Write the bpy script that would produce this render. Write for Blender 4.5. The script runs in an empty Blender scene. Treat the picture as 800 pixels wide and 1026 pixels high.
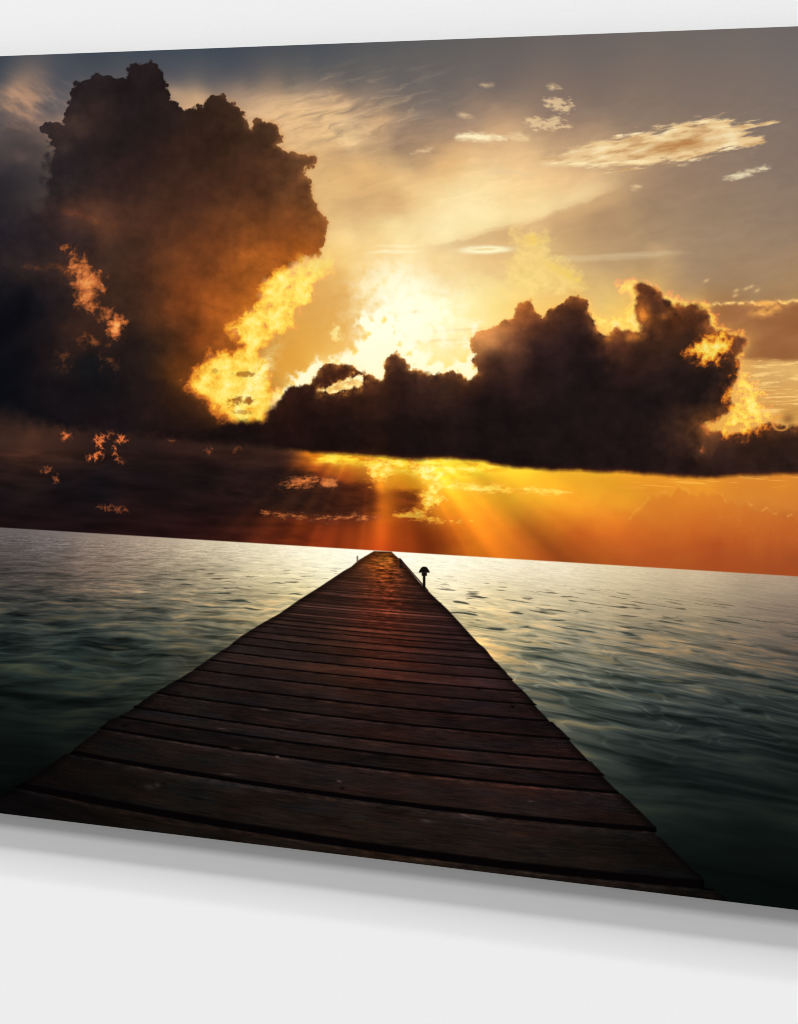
# A frameless picture panel (a printed sunset with a jetty) standing off a white wall.
# The print is flat pigment on a flat sheet, as in the photograph of the object; its picture is
# generated procedurally below (noise, swatches, outlines) and laid on the sheet by plain UVs.
# Everything that happens to the panel itself (light, the stepped shadow under it) is real lamps.
import bpy, bmesh, math
from concurrent.futures import ThreadPoolExecutor
import numpy as np
from functools import lru_cache
F = np.float32
# ---------------------------------------------------------------- noise
def _hash(ix, iy, seed):
    h = (ix.astype(np.uint32) * np.uint32(374761393) + iy.astype(np.uint32) * np.uint32(668265263)
         + np.uint32((seed * 2246822519 + 97) & 0xffffffff))
    h = (h ^ (h >> np.uint32(13))) * np.uint32(1274126177)
    return h ^ (h >> np.uint32(16))
def gnoise(x, y, seed=0):
    """gradient noise, about -1..1"""
    x = x.astype(F); y = y.astype(F)
    fx = np.floor(x); fy = np.floor(y)
    ix = fx.astype(np.int64) + 100000; iy = fy.astype(np.int64) + 100000
    x = x - fx; y = y - fy
    u = x*x*x*(x*(x*6-15)+10); v = y*y*y*(y*(y*6-15)+10)
    def g(dx, dy):
        a = (_hash(ix+dx, iy+dy, seed) & np.uint32(1023)).astype(F) * F(2*np.pi/1024)
        return np.cos(a)*(x-dx) + np.sin(a)*(y-dy)
    n0 = g(0,0); n0 += (g(1,0)-n0)*u
    n1 = g(0,1); n1 += (g(1,1)-n1)*u
    return (n0 + (n1-n0)*v) * F(1.5)
def fbm(x, y, octs=5, seed=0, gain=.5, lac=2.03):
    s = np.zeros(x.shape, F); a = 1.0; t = 0
    for o in range(octs):
        s += F(a)*gnoise(x, y, seed+o*17); t += a
        x = x*F(lac)+F(3.1); y = y*F(lac)-F(1.7); a *= gain
    return s/F(t)*F(1.6)
def ridged(x, y, octs=4, seed=0, gain=.5):
    s = np.zeros(x.shape, F); a = 1.0; t = 0
    for o in range(octs):
        s += F(a)*(1-np.abs(gnoise(x, y, seed+o*13))); t += a
        x = x*F(2.07)+F(1.3); y = y*F(2.07)+F(5.7); a *= gain
    return s/F(t)
def worley(x, y, seed=0):
    fx = np.floor(x); fy = np.floor(y)
    ix = fx.astype(np.int64)+100000; iy = fy.astype(np.int64)+100000
    x = x-fx; y = y-fy; best = np.full(x.shape, 9, F)
    for dx in (-1,0,1):
        for dy in (-1,0,1):
            h = _hash(ix+dx, iy+dy, seed)
            px = (h & np.uint32(255)).astype(F)/255; py = ((h>>np.uint32(8)) & np.uint32(255)).astype(F)/255
            best = np.minimum(best, (px+dx-x)**2+(py+dy-y)**2)
    return np.sqrt(best)
def billow(x, y, octs=3, seed=0, gain=.5):
    """rounded lobes: positive at lobe centres, negative in the creases"""
    s = np.zeros(x.shape, F); a = 1.0; t = 0
    for o in range(octs):
        s += F(a)*(F(.45)-worley(x, y, seed+o*7)); t += a
        x = x*F(2.1)+F(.7); y = y*F(2.1)+F(.3); a *= gain
    return s/F(t)*2
def sm(a, b, x):
    t = np.clip((x-a)/(b-a), 0, 1); return t*t*(3-2*t)
# ---------------------------------------------------------------- lattice helpers
LX0, LX1, LY0, LY1 = -260, 1060, -20, 1000
class Lat:
    def __init__(s, step):
        s.st = step; s.xs = np.arange(LX0, LX1+step, step, dtype=F); s.ys = np.arange(LY0, LY1+step, step, dtype=F)
        s.X, s.Y = np.meshgrid(s.xs, s.ys)
    def sample(s, A, px, py):
        u = np.clip((px-LX0)/s.st, 0, len(s.xs)-1.001); v = np.clip((py-LY0)/s.st, 0, len(s.ys)-1.001)
        i = u.astype(np.int32); j = v.astype(np.int32); u = (u-i); v = (v-j)
        if A.ndim == 3: u = u[...,None]; v = v[...,None]
        a = A[j,i]; b = A[j,i+1]; c = A[j+1,i]; d = A[j+1,i+1]
        return (a+(b-a)*u)+((c+(d-c)*u)-(a+(b-a)*u))*v
L4 = Lat(5); L2 = Lat(3)
@lru_cache(None)
def colfield(txt, c=2.5, lam=4.):
    """smooth colour field through a list of x y r g b swatches"""
    P = np.array([float(t) for t in txt.replace(';',' ').split()]).reshape(-1,5)
    xy = P[:,:2]; n = len(P)
    K = np.sqrt(((xy[:,None]-xy[None])**2).sum(-1)+c*c)
    M = np.zeros((n+1,n+1)); M[:n,:n] = K-np.eye(n)*lam; M[:n,n] = 1; M[n,:n] = 1
    W = np.linalg.solve(M, np.vstack([P[:,2:], np.zeros((1,3))]))
    cx = np.clip(L4.X, -30, 830)
    D = np.sqrt((cx[...,None]-xy[:,0])**2+(L4.Y[...,None]-xy[:,1])**2+c*c)
    out = np.clip(D@W[:n]+W[n], 3, 258)
    w = 1/(D**2+20)**1.7                              # plain distance weighting never overshoots
    return (.8*out+.2*(w@P[:,2:])/w.sum(-1,keepdims=True)).astype(F)
def sdf(pts): return _sdf(tuple(pts))
@lru_cache(None)
def _sdf(pts):
    """signed distance to a closed outline, positive inside, on the 3 px lattice"""
    P = np.array(pts, float); X = L2.X; Y = L2.Y
    d = np.full(X.shape, 1e9); ins = np.zeros(X.shape, bool)
    for (x0,y0),(x1,y1) in zip(P, np.roll(P,-1,0)):
        ex, ey = x1-x0, y1-y0; wx, wy = X-x0, Y-y0
        t = np.clip((wx*ex+wy*ey)/max(ex*ex+ey*ey,1e-9),0,1)
        d = np.minimum(d, (wx-ex*t)**2+(wy-ey*t)**2)
        c = ((y0<=Y)&(y1>Y))|((y1<=Y)&(y0>Y))
        if ey != 0: ins ^= c & (X < x0+(Y-y0)/ey*ex)
    d = np.sqrt(d); return np.where(ins, d, -d).astype(F)
def sdf_at(pts, X, Y):
    P = np.array(pts, F); d = np.full(X.shape, 1e9, F); ins = np.zeros(X.shape, bool)
    for (x0,y0),(x1,y1) in zip(P, np.roll(P,-1,0)):
        ex, ey = x1-x0, y1-y0; wx, wy = X-x0, Y-y0
        t = np.clip((wx*ex+wy*ey)/max(ex*ex+ey*ey,1e-9),0,1)
        d = np.minimum(d, (wx-ex*t)**2+(wy-ey*t)**2)
        if ey != 0: ins ^= (((y0<=Y)&(y1>Y))|((y1<=Y)&(y0>Y))) & (X < x0+(Y-y0)/ey*ex)
    d = np.sqrt(d); return np.where(ins, d, -d)
def pl(t):
    v = [float(a) for a in t.replace(',',' ').split()]; return list(zip(v[::2], v[1::2]))

TOWER = pl("""-260,150 -20,205 20,212 40,205 44,185 46,160 50,140 44,135 41,127 49,123 57,122 65,125 67,109 71,95 77,82 86,78 96,74 101,77 110,75 120,79
126,80 127,71 132,65 142,62 152,62 160,70 165,80 168,91 170,101 180,105 189,112 191,111 200,106 209,102 211,96 219,95 226,97 236,105 244,114 246,125
252,129 253,122 260,120 272,122 280,129 284,137 280,142 275,145 285,150 297,155 306,157 311,154 317,160 314,166 305,170 303,177 310,181 314,189
312,197 317,207 324,217 328,225 326,235 324,245 321,254 305,257 290,266 272,278 263,290 262,305 247,316 235,326 231,330 237,338 247,349 243,356 212,356
207,365 200,373 187,385 193,393 210,401 218,413 230,425 240,427 260,445 100,433 60,428 0,423 -260,410""")
BANK = pl("""190,437 230,424 265,421 272,410 282,397 292,387 310,386 317,377 322,367 332,364 345,366 357,369 367,374 375,379 384,381 385,367 390,356 397,354
406,361 411,371 420,370 427,374 436,375 445,373 455,371 462,377 467,380 475,379 479,374 474,362 477,355 472,347 470,338 475,332 490,330 505,322 516,319
515,310 520,304 532,302 537,310 545,317 552,310 560,306 570,299 580,296 589,301 590,310 595,322 600,332 610,335 620,329 635,333 644,334 638,320 637,306
640,295 635,287 638,284 647,283 656,288 665,298 676,306 687,306 696,303 708,311 712,322 719,331 730,334 746,338 749,340 744,349 739,356 741,371 737,383
731,394 735,409 723,418 707,426 711,432 726,433 739,434 755,431 766,425 775,424 786,427 800,427 1060,420 1060,470 800,474 760,476 705,479 660,476 620,473
580,472 540,470.5 515,469 490,464 465,460 440,459 422,461 397,459.5 377,457 340,455 312,453 300,451 260,448 180,440""")
BHOLE = pl("318,392 330,386 345,382 356,375 363,376 366,381 360,388 345,392 330,394")
RIM = pl("""321,254 328,243 336,240 341,250 342,262 334,275 320,281 317,296 315,304 301,313 297,318 300,332 290,330 278,336 266,346 258,354 268,362 274,375 272,388
280,392 292,384 306,383 300,392 285,400 272,408 270,416 265,422 247,426 230,424 218,413 210,401 193,393 186,385 199,372 206,364 211,353 237,353 243,347 235,338 229,328
246,313 260,303 261,288 271,276 288,264 304,255""")
FLARE = pl("""262,412 272,400 290,380 306,368 318,360 338,358 352,350 360,343 364,332 358,325 362,315 374,318 384,308 398,312 404,330 412,345 430,362 455,366 468,352
470,335 480,322 474,350 484,360 484,378 470,386 440,382 410,380 380,390 340,376 300,392 275,415""")
GOLDA = pl("690,353 696,347 706,341 714,338 722,333 731,336 730,350 724,357 716,361 703,361")
GOLDB = pl("739,362 750,377 762,382 768,396 774,405 772,420 764,428 750,433 726,434 722,420 734,411 731,396 738,382 741,372")
GOLDC = pl("612,286 622,279 636,281 640,290 648,283 660,290 690,302 706,303 716,316 722,330 735,332 748,336 740,352 744,366 730,352 700,325 680,314 660,300 648,298 652,312 660,322 652,336 640,340 618,336 604,338 592,322 588,298 598,312 612,318 625,312 632,300")
WISP = pl("516,233 534,237 548,236 548,248 556,258 570,264 582,276 584,288 570,294 545,292 528,296 512,280 510,262 519,250")
PIER = pl("""375,552.2 392.4,552.8 399,559 402,561 406,566 412,573 420,583 427,590 436,599 448,610 460,623 478,643 487,651 495,661 503,669 510,678 524,691 526,694 535,705 537,706 550,720 552,723 571,741 573,744
590,762 592,764 605,778 607,780 618,791 622,795 657,829 658,836 663,839 706,881 706,889 717,892 760,925 1060,1000 -260,1000 -60,833 0,797 2,796 25,784 28,783 45,771 72,752 74,749 105,726 107,724 122,716 125,714 140,706
144,703 160,691 182,679 186,677 210,660 214,657 229,648 241,638 262,625 280,615 300,601 320,588.5 344,572.5 352,568 360,561""")

SKY = """0 62 62 70 80;100 62 66 72 80;200 60 78 82 87;300 56 86 86 88;400 52 96 93 92;500 55 105 98 94;600 50 110 101 96;700 40 112 103 98;800 40 110 102 99
0 78 70 74 82;15 96 188 146 116;30 92 168 132 108;60 80 76 78 86;50 105 92 90 94;40 118 138 112 100;62 122 150 120 104;20 116 120 100 92;0 120 95 84 82;20 133 84 73 70;20 145 66 59 60;40 150 68 61 61;16 160 92 76 72;40 158 82 70 66;10 175 48 44 48;35 182 56 51 53;0 195 40 36 40
130 52 68 74 83;210 80 90 88 91;230 74 84 84 89;290 82 104 98 93;350 84 104 98 94;310 64 88 88 90;160 82 86 84 88;450 80 108 99 95;450 60 102 97 94;180 80 90 88 92;250 80 98 92 92;320 75 98 94 93;400 85 103 98 96;500 85 114 102 97;600 85 121 106 98;700 85 123 108 100;800 80 119 107 101
175 94 175 145 118;195 100 205 165 125;240 90 150 126 110;280 92 172 140 114;320 90 150 128 112;300 105 222 182 136;340 100 185 150 118;270 110 225 185 138;290 125 220 180 130;330 125 225 185 132;370 105 160 135 114;380 118 205 165 122;345 138 240 205 150;310 140 225 185 132;395 132 170 140 114;420 112 130 114 104;450 105 122 110 102;400 145 155 128 104
370 150 190 155 115;420 150 180 145 110;340 152 195 155 112;330 165 215 172 118;460 125 165 135 112;500 130 205 165 125;560 112 138 116 102;650 110 134 115 101;750 112 128 112 101;560 135 170 138 110;460 145 205 165 120;520 160 238 198 142
340 185 232 188 126;370 170 225 180 120;400 175 236 194 134;450 165 225 180 122;480 180 246 214 155;550 175 238 198 142;600 178 225 185 135;640 172 175 142 110;700 170 150 124 104;790 160 133 114 102
335 200 215 175 120;360 208 208 166 115;395 205 215 172 118;430 195 240 205 145;480 210 253 232 176;540 205 245 212 152;580 198 225 185 132;610 195 195 158 116;600 215 178 142 104;650 200 158 130 102;720 205 148 124 102;790 205 142 120 102
345 235 248 215 148;400 235 252 228 165;450 230 254 238 184;490 224 252 232 172;520 218 244 208 150;505 236 215 176 120;480 244 228 188 130;560 225 200 162 115;600 240 185 150 110;660 235 166 138 106;720 245 158 132 105;790 240 152 127 104
340 262 246 206 128;380 258 248 212 145;430 258 246 212 150;490 262 236 196 136;440 275 245 210 145;385 280 252 236 178;402 292 254 244 200;480 285 248 222 150;600 262 195 160 115;660 255 192 158 116;640 270 178 145 106;700 270 164 136 106;760 270 162 132 102;795 275 165 132 98
325 295 225 168 88;345 285 228 172 92;345 300 222 165 85;365 295 246 208 128;365 315 240 190 100;350 322 230 172 82;330 330 226 166 76;310 340 228 168 74;345 345 240 182 88;290 360 224 158 62;280 375 226 160 60;390 312 256 252 212;430 300 256 250 200;470 305 254 236 165;450 325 256 245 180;430 345 254 236 160;450 355 252 226 142;410 330 257 256 225
500 300 248 220 140;590 290 212 176 115;600 300 225 190 120;612 308 238 196 110;605 325 245 200 105;628 318 254 205 95;560 285 236 200 125;530 290 246 215 135;510 310 250 216 125;550 300 240 195 115
690 295 180 142 100;720 300 160 122 82;760 296 165 130 92;795 296 168 132 90;720 312 165 112 66;750 325 152 100 62;790 320 150 100 64;760 345 152 96 58;795 345 158 104 62;795 356 160 108 64;752 362 215 158 86;780 364 232 184 108;798 366 236 190 112;760 376 212 165 98;780 380 205 158 95;798 384 215 165 98;780 394 222 165 88;798 400 222 164 88;780 408 215 158 82;798 414 200 148 78
320 457 240 140 25;350 460 250 185 40;385 463 252 195 40;430 464 255 215 55;470 466 255 222 55;520 472 250 205 48;600 476 242 175 42;700 485 234 152 42;790 480 222 136 45
300 470 110 55 28;325 472 150 66 28;350 475 178 80 26;365 490 110 45 20;335 490 75 36 22;385 485 235 150 30;395 495 190 95 25;415 480 245 165 30;415 505 205 110 25;440 485 250 190 40;480 495 238 160 35;550 492 238 165 38;620 495 232 148 36;700 500 222 128 38;790 500 208 116 40
300 500 44 25 20;330 508 60 28 18;360 508 75 32 17;385 512 205 105 22;410 520 150 62 20;440 510 225 135 30;470 525 215 115 25;510 515 222 128 28;560 515 218 118 28;620 520 210 106 30;700 522 198 92 30;790 525 178 82 34
270 530 82 34 20;300 528 110 44 20;340 530 148 58 22;385 535 185 76 20;425 535 148 56 18;445 535 168 72 20;475 540 205 100 22;520 535 192 86 24;580 538 186 78 24;640 545 178 72 26;720 550 165 64 26;795 560 150 58 28
230 536 55 25 20;270 545 82 32 18;320 545 130 48 20;385 549 172 64 20;430 551 145 52 18;488 553 190 84 18;550 556 172 64 22;640 563 166 62 24;730 568 165 60 25;798 573 162 58 25
0 428 72 44 34;25 434 78 48 36;60 436 62 38 30;20 450 66 42 34;60 455 56 36 30;0 470 38 27 26;100 445 40 26 24;170 436 56 33 27;200 442 56 34 28;150 455 36 25 24;230 442 60 38 30;270 448 62 40 32;290 456 60 36 28;60 480 24 20 24;100 490 20 18 24;0 500 24 19 24;150 480 26 20 24;200 475 30 22 24;250 462 50 33 28;260 480 34 23 24;290 485 30 21 21
90 505 26 19 23;0 525 30 18 20;60 525 28 17 20;130 512 38 22 23;150 535 32 17 19;200 515 32 19 20;200 535 44 21 20;240 505 30 19 20;260 515 50 25 20"""
TWR = """60 130 64 48 45;50 127 52 41 42;80 105 46 36 38;100 100 46 36 36;100 112 58 42 38;150 80 42 32 33;135 110 42 31 33;80 125 78 58 50;65 140 70 54 50;80 150 42 33 36;60 165 42 34 38;120 140 40 30 31;150 120 43 32 31;180 150 60 38 30;180 120 48 34 30;215 105 62 42 32;240 130 62 40 29;265 130 84 56 38;300 160 98 63 42;285 145 92 58 38;300 190 108 66 38;315 225 125 74 36;250 180 82 49 32;200 190 72 44 32;120 190 55 37 33;75 185 48 38 38;50 190 46 40 42;50 205 62 44 40;100 218 88 55 40;80 210 78 50 40;110 230 88 54 38;60 222 48 34 34;160 220 75 46 32;230 220 100 58 32;290 230 120 68 32;200 260 100 58 30;260 260 142 82 32;300 248 140 78 28;150 270 82 48 30;125 250 62 40 32;180 300 118 64 29;160 290 92 52 29;140 300 62 38 28;220 310 158 88 34;240 290 152 86 33;245 305 180 105 35;225 335 150 85 32;205 340 120 64 26;165 335 62 38 25;150 350 40 28 23;190 360 80 44 20;178 378 80 46 20;200 392 70 40 20;20 225 38 32 36;0 240 34 29 34;40 240 38 30 34;15 265 48 37 36;0 280 30 26 30;60 265 64 44 37;80 240 50 36 35;105 265 60 40 32;110 290 62 40 30;20 300 15 15 20;0 320 12 12 18;40 310 20 19 24;60 300 34 26 28;80 330 58 36 28;90 345 52 33 27;60 360 40 28 27;85 365 20 20 22;100 370 22 21 23;125 335 44 29 25;20 370 13 13 18;130 360 32 23 23;60 400 22 18 22;0 405 14 15 20;150 390 34 23 22;200 412 46 28 20;180 400 44 27 20;40 420 20 17 20;100 425 26 18 20;200 430 24 16 17;225 432 30 19 16;0 150 60 58 62;0 200 44 42 46"""
BNK = """300 400 40 23 20;275 425 40 22 18;285 405 50 28 20;350 430 28 18 17;330 372 70 38 26;350 372 80 44 28;375 385 80 46 30;395 362 84 52 38;400 385 48 30 26;430 382 70 44 34;440 395 54 36 30;470 385 60 36 26;400 440 26 18 18;483 350 185 118 66;475 340 235 165 95;485 340 215 145 82;500 332 210 138 80;478 366 100 60 40;510 325 170 102 58;490 358 80 52 42;530 308 160 92 46;520 340 105 66 48;545 325 80 48 36;560 315 90 54 38;580 302 110 62 36;575 315 60 38 32;585 335 50 33 30;600 350 46 30 28;540 350 46 31 30;480 400 32 22 22;600 370 34 24 25;550 380 38 26 26;612 345 95 55 38;630 340 110 64 42;640 350 60 38 30;650 292 90 54 38;655 310 62 38 30;665 310 75 44 30;645 315 150 85 38;640 340 56 36 30;680 322 100 56 32;690 320 84 48 30;705 318 70 42 30;715 335 140 84 44;690 335 58 38 30;740 345 96 58 42;735 352 110 66 40;735 370 44 30 26;715 370 40 28 26;700 380 36 26 25;700 400 30 22 24;725 400 46 30 24;710 428 130 80 42;735 440 62 38 28;760 440 56 36 29;790 435 62 40 30;790 455 46 31 27;770 430 86 52 32;650 400 30 22 24;650 450 35 24 24;705 450 110 70 48;695 450 48 32 28;718 452 48 32 28;700 465 42 27 24;500 420 30 21 22;500 450 28 19 19;560 420 32 23 24;600 460 34 23 23;380 455 40 22 16;200 437 26 17 17;250 438 24 16 17;220 432 26 17 17"""
SEA = """0 533 98 92 92;50 538 112 103 100;100 541 140 124 112;150 545 170 152 132;200 548 202 186 158;250 550 226 213 182;300 552 250 240 212;350 555 256 252 228;0 550 88 80 78;0 570 75 69 67;50 575 84 75 69;90 570 124 106 94;120 575 128 112 96;150 580 134 120 100;200 575 165 150 122;260 580 212 198 158;300 572 242 230 192;330 565 254 246 215;300 592 225 208 158;0 600 56 57 55;80 605 68 67 61;150 605 95 92 80;210 605 140 130 105;260 600 186 168 128;0 640 38 48 46;80 640 42 52 50;150 640 62 68 62;210 640 92 90 76;0 680 28 36 34;80 680 34 42 38;150 670 46 53 47;190 662 62 62 52;0 720 16 22 20;60 720 18 24 22;100 710 24 28 26;0 770 10 14 13;30 760 9 13 12;-100 800 6 9 9
400 556 257 254 234;450 562 256 249 224;500 564 250 240 212;560 568 240 227 197;620 570 224 206 170;700 576 202 180 148;790 581 172 149 126;450 590 252 238 200;430 600 245 228 180;500 600 226 206 160;560 605 205 188 150;620 605 192 172 136;700 610 162 144 114;790 615 130 113 97;470 625 218 196 145;520 640 172 160 126;580 640 150 142 118;650 645 124 115 96;720 650 106 99 86;790 655 90 83 75;500 655 160 148 112;520 680 98 100 88;580 690 86 91 82;650 690 70 77 73;720 700 56 63 61;790 700 47 55 53;570 735 70 74 66;620 740 52 58 54;700 745 41 48 46;790 750 33 40 38;620 790 36 42 38;700 800 24 30 28;790 800 20 26 24;680 850 15 21 19;760 860 12 17 16;790 900 8 13 12;720 890 8 13 12"""

def lerp(a, b, t): return a+(b-a)*t[...,None]
def C(*v): return np.array(v, F)

@lru_cache(None)
def _nop(): return None
def to_print(px, py):
    a = (px-400)/F(1600.); ct, st = 0.95549, 0.29504
    k = ct+a*st                       # perspective scale of the tilted panel
    U = (px-400)/k; V = (py-235)*ct/k
    return U, V                       # print units; horizon is V = HZ
HZ = 318.0

_stops = np.array([-.9,-.45,0,.35,.75,1.25,2.]); 
_fire = np.array([[60,32,20],[112,56,24],[186,98,34],[232,146,44],[250,196,64],[254,226,100],[257,246,170]], float)
_ember = np.array([[44,28,24],[66,40,28],[112,62,36],[168,90,46],[214,118,60],[246,152,78],[254,190,110]], float)
def heat(col, d, px, py, seed, width=7., am=1.1, sc=11., pal=None, gain=1., bias=0., flat=1.):
    """light coming through torn cloud: a soft field run through a ramp from brown to pale yellow"""
    pal = _fire if pal is None else pal
    n = fbm(px/sc, py/(sc*flat), 5, seed, .5)
    m = (ridged(px/(sc*.8)+.5*n, py/(sc*.8*flat)-.4*n, 4, seed+3, .5)-.62)*2.2
    h = np.clip(d/width, -2.2, .95)+am*(.75*n+.55*m)+bias
    a = sm(-.95, .15, h)*gain*sm(-width*1.6-3, -width*.6-2, d)
    c = np.stack([np.interp(h, _stops, pal[:,k]) for k in range(3)], -1).astype(F)
    return col+np.maximum(c-col, 0)*a[...,None]
def paint_sky(px, py):
    n1 = fbm(px/60, py/26+px/300, 5, 11); n2 = fbm(px/22, py/14, 5, 12)
    wx = px+9*n1*sm(60,110,py); wy = py+7*fbm(px/50, py/30, 4, 13)*sm(70,120,py)
    wy = np.where(py>300, py+3*n2, wy)
    col = L4.sample(colfield(SKY), wx, wy)
    sun = np.exp(-(((px-400)/120)**2+((py-320)/90)**2))
    # thin fibrous cirrus: streaks rising gently to the right
    s = fbm((px-.9*py)/70, (py+.28*px)/9+1.2*n1, 6, 14, .55)
    reg = sm(70,110,py)*(1-sm(300,340,py))
    amp = reg*(.014+.05*np.exp(-(((px-360)/90)**2+((py-125)/45)**2)))*(1-.6*sun)
    col = col*(1+amp*s*1.6)[...,None]
    s2 = fbm(px/16, py/10, 5, 15, .6)
    col = col*(1+s2*.016*reg)[...,None]
    ln = 237-.2*(px-470)-.0007*(px-470)**2+2.5*n2
    e = sm(415,470,px)*(1-sm(570,640,px))
    col = lerp(col, C(251,228,168), e*np.exp(-((ln-py-9)/12)**2)*(py<ln)*.55*sm(0,4,ln-py))
    col = lerp(col, C(208,168,118), e*sm(0,3,py-ln)*(1-sm(4,20,py-ln))*.55)
    # soft diagonal cirrus fan at upper left centre
    fan = np.exp(-(((px-335)/85)**2+((py-112+.12*(px-345))/32)**2))
    r = fbm((px-.4*py)/38+.5*n1, (py+.34*px)/7.5+.8*n1, 5, 16, .55)
    col = lerp(col, C(236,198,150), np.clip(fan*r*.75,0,.6)); col = lerp(col, C(132,112,100), np.clip(-fan*r*.75,0,.6))
    fan = np.exp(-(((px-25)/45)**2+((py-105)/22)**2))
    r = fbm((px+.3*py)/24, (py-.5*px)/9, 5, 17, .5)
    col = lerp(col, C(196,150,118), np.clip(fan*r*.8,0,.6)); col = lerp(col, C(88,80,84), np.clip(-fan*r*.8,0,.6))
    # small lit cloudlets
    def cloudlet(poly, colr, seed, sc=(14,5), soft=3, amp=5, gain=.9):
        nonlocal col
        d = L2.sample(sdf(poly), px, py)
        q = sm(-soft, soft, d+amp*fbm(px/sc[0]+py/30, (py-.12*px)/sc[1], 4, seed, .5))*gain
        col = lerp(col, C(*colr), q); return q
    main = pl("541,158 560,154 575,148 598,140 620,137 640,132 662,128 680,122 705,119 730,117 744,119 735,122 752,122 780,122 758,127 742,131 752,133 766,137 765,143 752,149 735,151 715,153 700,160 680,163 655,166 632,168 610,171 590,166 560,164 545,163")
    d = L2.sample(sdf(main), px, py)
    st = fbm((px)/26, (py+.17*px)/4.5, 6, 21, .6)
    q = sm(-2, 5, d+8*st)*(.75+.25*sm(560,620,px))*.95
    tone = fbm(px/34, (py+.17*px)/8, 5, 22)
    cc = lerp(np.broadcast_to(C(240,206,150), col.shape), C(206,164,112), sm(-.05,.55,tone))
    cc = lerp(cc, C(255,238,190), sm(.05,.6,-tone)*.8)
    dark = np.exp(-(((px-676)/42)**2+((py-146+.16*(px-676))/5.5)**2))
    cc = lerp(cc, C(178,120,66), np.clip(dark*(.9+.6*tone),0,1))
    col = lerp(col, cc, q)
    e = np.exp(-(((py-163.5+.02*(px-600)+1.2*st)/2.2)**2))*sm(535,560,px)*(1-sm(640,665,px)); col = lerp(col, C(255,236,184), np.clip(e*(.6+.6*st),0,.85))
    ll = [("508,135 520,133 532,137 528,142 515,141",3),("545,101 556,98 566,102 572,100 566,106 575,104 570,112 560,110 548,106",6),("523,120 535,118 548,121 556,117 566,119 560,124 572,126 556,129 545,127 536,130 530,124",6),("456,135 470,133 485,134 508,137 508,139 485,141 458,139",2),
          ("484,171 500,168 520,171 535,176 520,175 495,174",3),("458,114 464,113 474,117 466,118",1.5),("412,154 424,149 435,147 430,151 418,153",2),("481,85 488,84 495,85 488,86.5",1.5),("726,180 735,175 750,171 765,167 772,168 752,174 740,179",3),
          ("548,86 556,85 562,88 553,90",3),("633,187 641,185 643,188 636,190",2.5)]
    for i,(p,a) in enumerate(ll):
        g = .95 if i in (3,) else .8
        cloudlet(pl(p), (254,238,192) if i in (3,8) else (232,200,152), 30+i, (8,3.), 3., a*.8, g)
    # lens-shaped bright streak
    for cx,cy,a,b,w in ((487,250,26,4.2,1.),(485,249.6,14,1.6,-.7),(395,252,25,2.,.5),(400,246,22,1.8,.35),(740,176,14,2.,.3),(600,258,60,3.5,.18),(650,254,40,2.5,.15),(455,302-2,0.1,1,0)):
        e = np.exp(-(((px-cx)/a)**2+((py-cy+.03*(px-cx)+1.2*n2)/b)**2)**2)
        col = lerp(col, C(255,248,205) if w>0 else C(236,205,140), np.clip(e*abs(w),0,1))
    for cx,cy,a,b,w in ((365,300,16,1.6,.35),(462,330,30,1.5,.6),(445,341,40,1.6,.5),(470,345,26,1.,.4),(418,313,9,2.2,.6),(400,313,3,2.2,.35)):
        e = np.exp(-(((px-cx)/a)**2+((py-cy+.05*(px-cx)+1.*n2)/b)**2))
        col = lerp(col, C(238,190,105), np.clip(e*w,0,1))
    # ochre veil above the right cloud
    d = L2.sample(sdf(WISP), px, py); bl = fbm(px/11, py/9, 5, 40, .6)
    q = sm(-8, 6, d+9*bl)
    col = lerp(col, C(248,216,128)+18*bl[...,None], q*.6)
    q2 = np.exp(-(((px-534)/10)**2+((py-240)/5)**2))+np.exp(-(((px-568)/20)**2+((py-274-.5*(px-568))/5)**2))
    col = lerp(col, C(240,200,88), np.clip(q2*(.45+.7*bl),0,.75))
    # small puff
    q = sm(-2.5,3, 4.5-np.hypot((px-337-.35*(py-334))*1.1, (py-334)*.62)+5*fbm(px/7,py/7,4,41,.5))
    col = lerp(col, C(255,232,140), q*.8)
    # right edge: brown cloud bar with a bright lip
    lip = 305+.6*n2+2.5*fbm(px/14, py/60, 3, 43)-.04*(px-720)
    brown = sm(700,722,px)*sm(-2,3,py-lip)*(1-sm(0,6,py-357-2*n2-.02*(px-780)))
    col = lerp(col, C(150,96,58)+12*n1[...,None], brown*.92)
    e = np.exp(-((py-lip)/1.7)**2)*sm(705,720,px)
    col = lerp(col, C(252,205,120), np.clip(e*(.75+.9*fbm(px/8,py/8,3,44)),0,1))
    e = np.exp(-(((px-768)/15)**2+((py-311+.12*(px-768))/6)**2))+np.exp(-(((px-768)/22)**2+((py-304)/3)**2))*.8
    col = lerp(col, C(246,176,88), np.clip(e*(.7+.8*fbm(px/10,py/6,4,45)),0,.95))
    e = sm(735,755,px)*sm(357,362,py)*(1-sm(416,424,py))
    st = fbm(px/34, (py+.05*px)/3.2, 5, 46, .6)
    col = lerp(col, C(255,212,130), np.clip(e*sm(.0,.55,st)*.75,0,1))
    col = lerp(col, C(192,136,70), np.clip(e*sm(.05,.55,-st)*.6*sm(380,400,py),0,1))
    for cx,cy in ((738,291),(748,289),(737,296),(759,291),(708,281),(753,287)):
        e = np.exp(-(((px-cx)/2.6)**2+((py-cy+.3*(px-cx))/1.6)**2)); col = lerp(col, C(238,200,135), e*.6)
    # ---- glowing air under the clouds
    low = sm(446,456,py)
    a = np.arctan2(px-378, py-388); rr = np.hypot(px-378, py-388)
    ray = fbm(a*7, rr/400, 2, 50, .5)
    def beam(c, w): return np.exp(-((a-c)/w)**2)
    rays = low*sm(70,100,rr)*(1-sm(620,700,px))
    col = col*(1+rays*.07*ray)[...,None]
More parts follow.
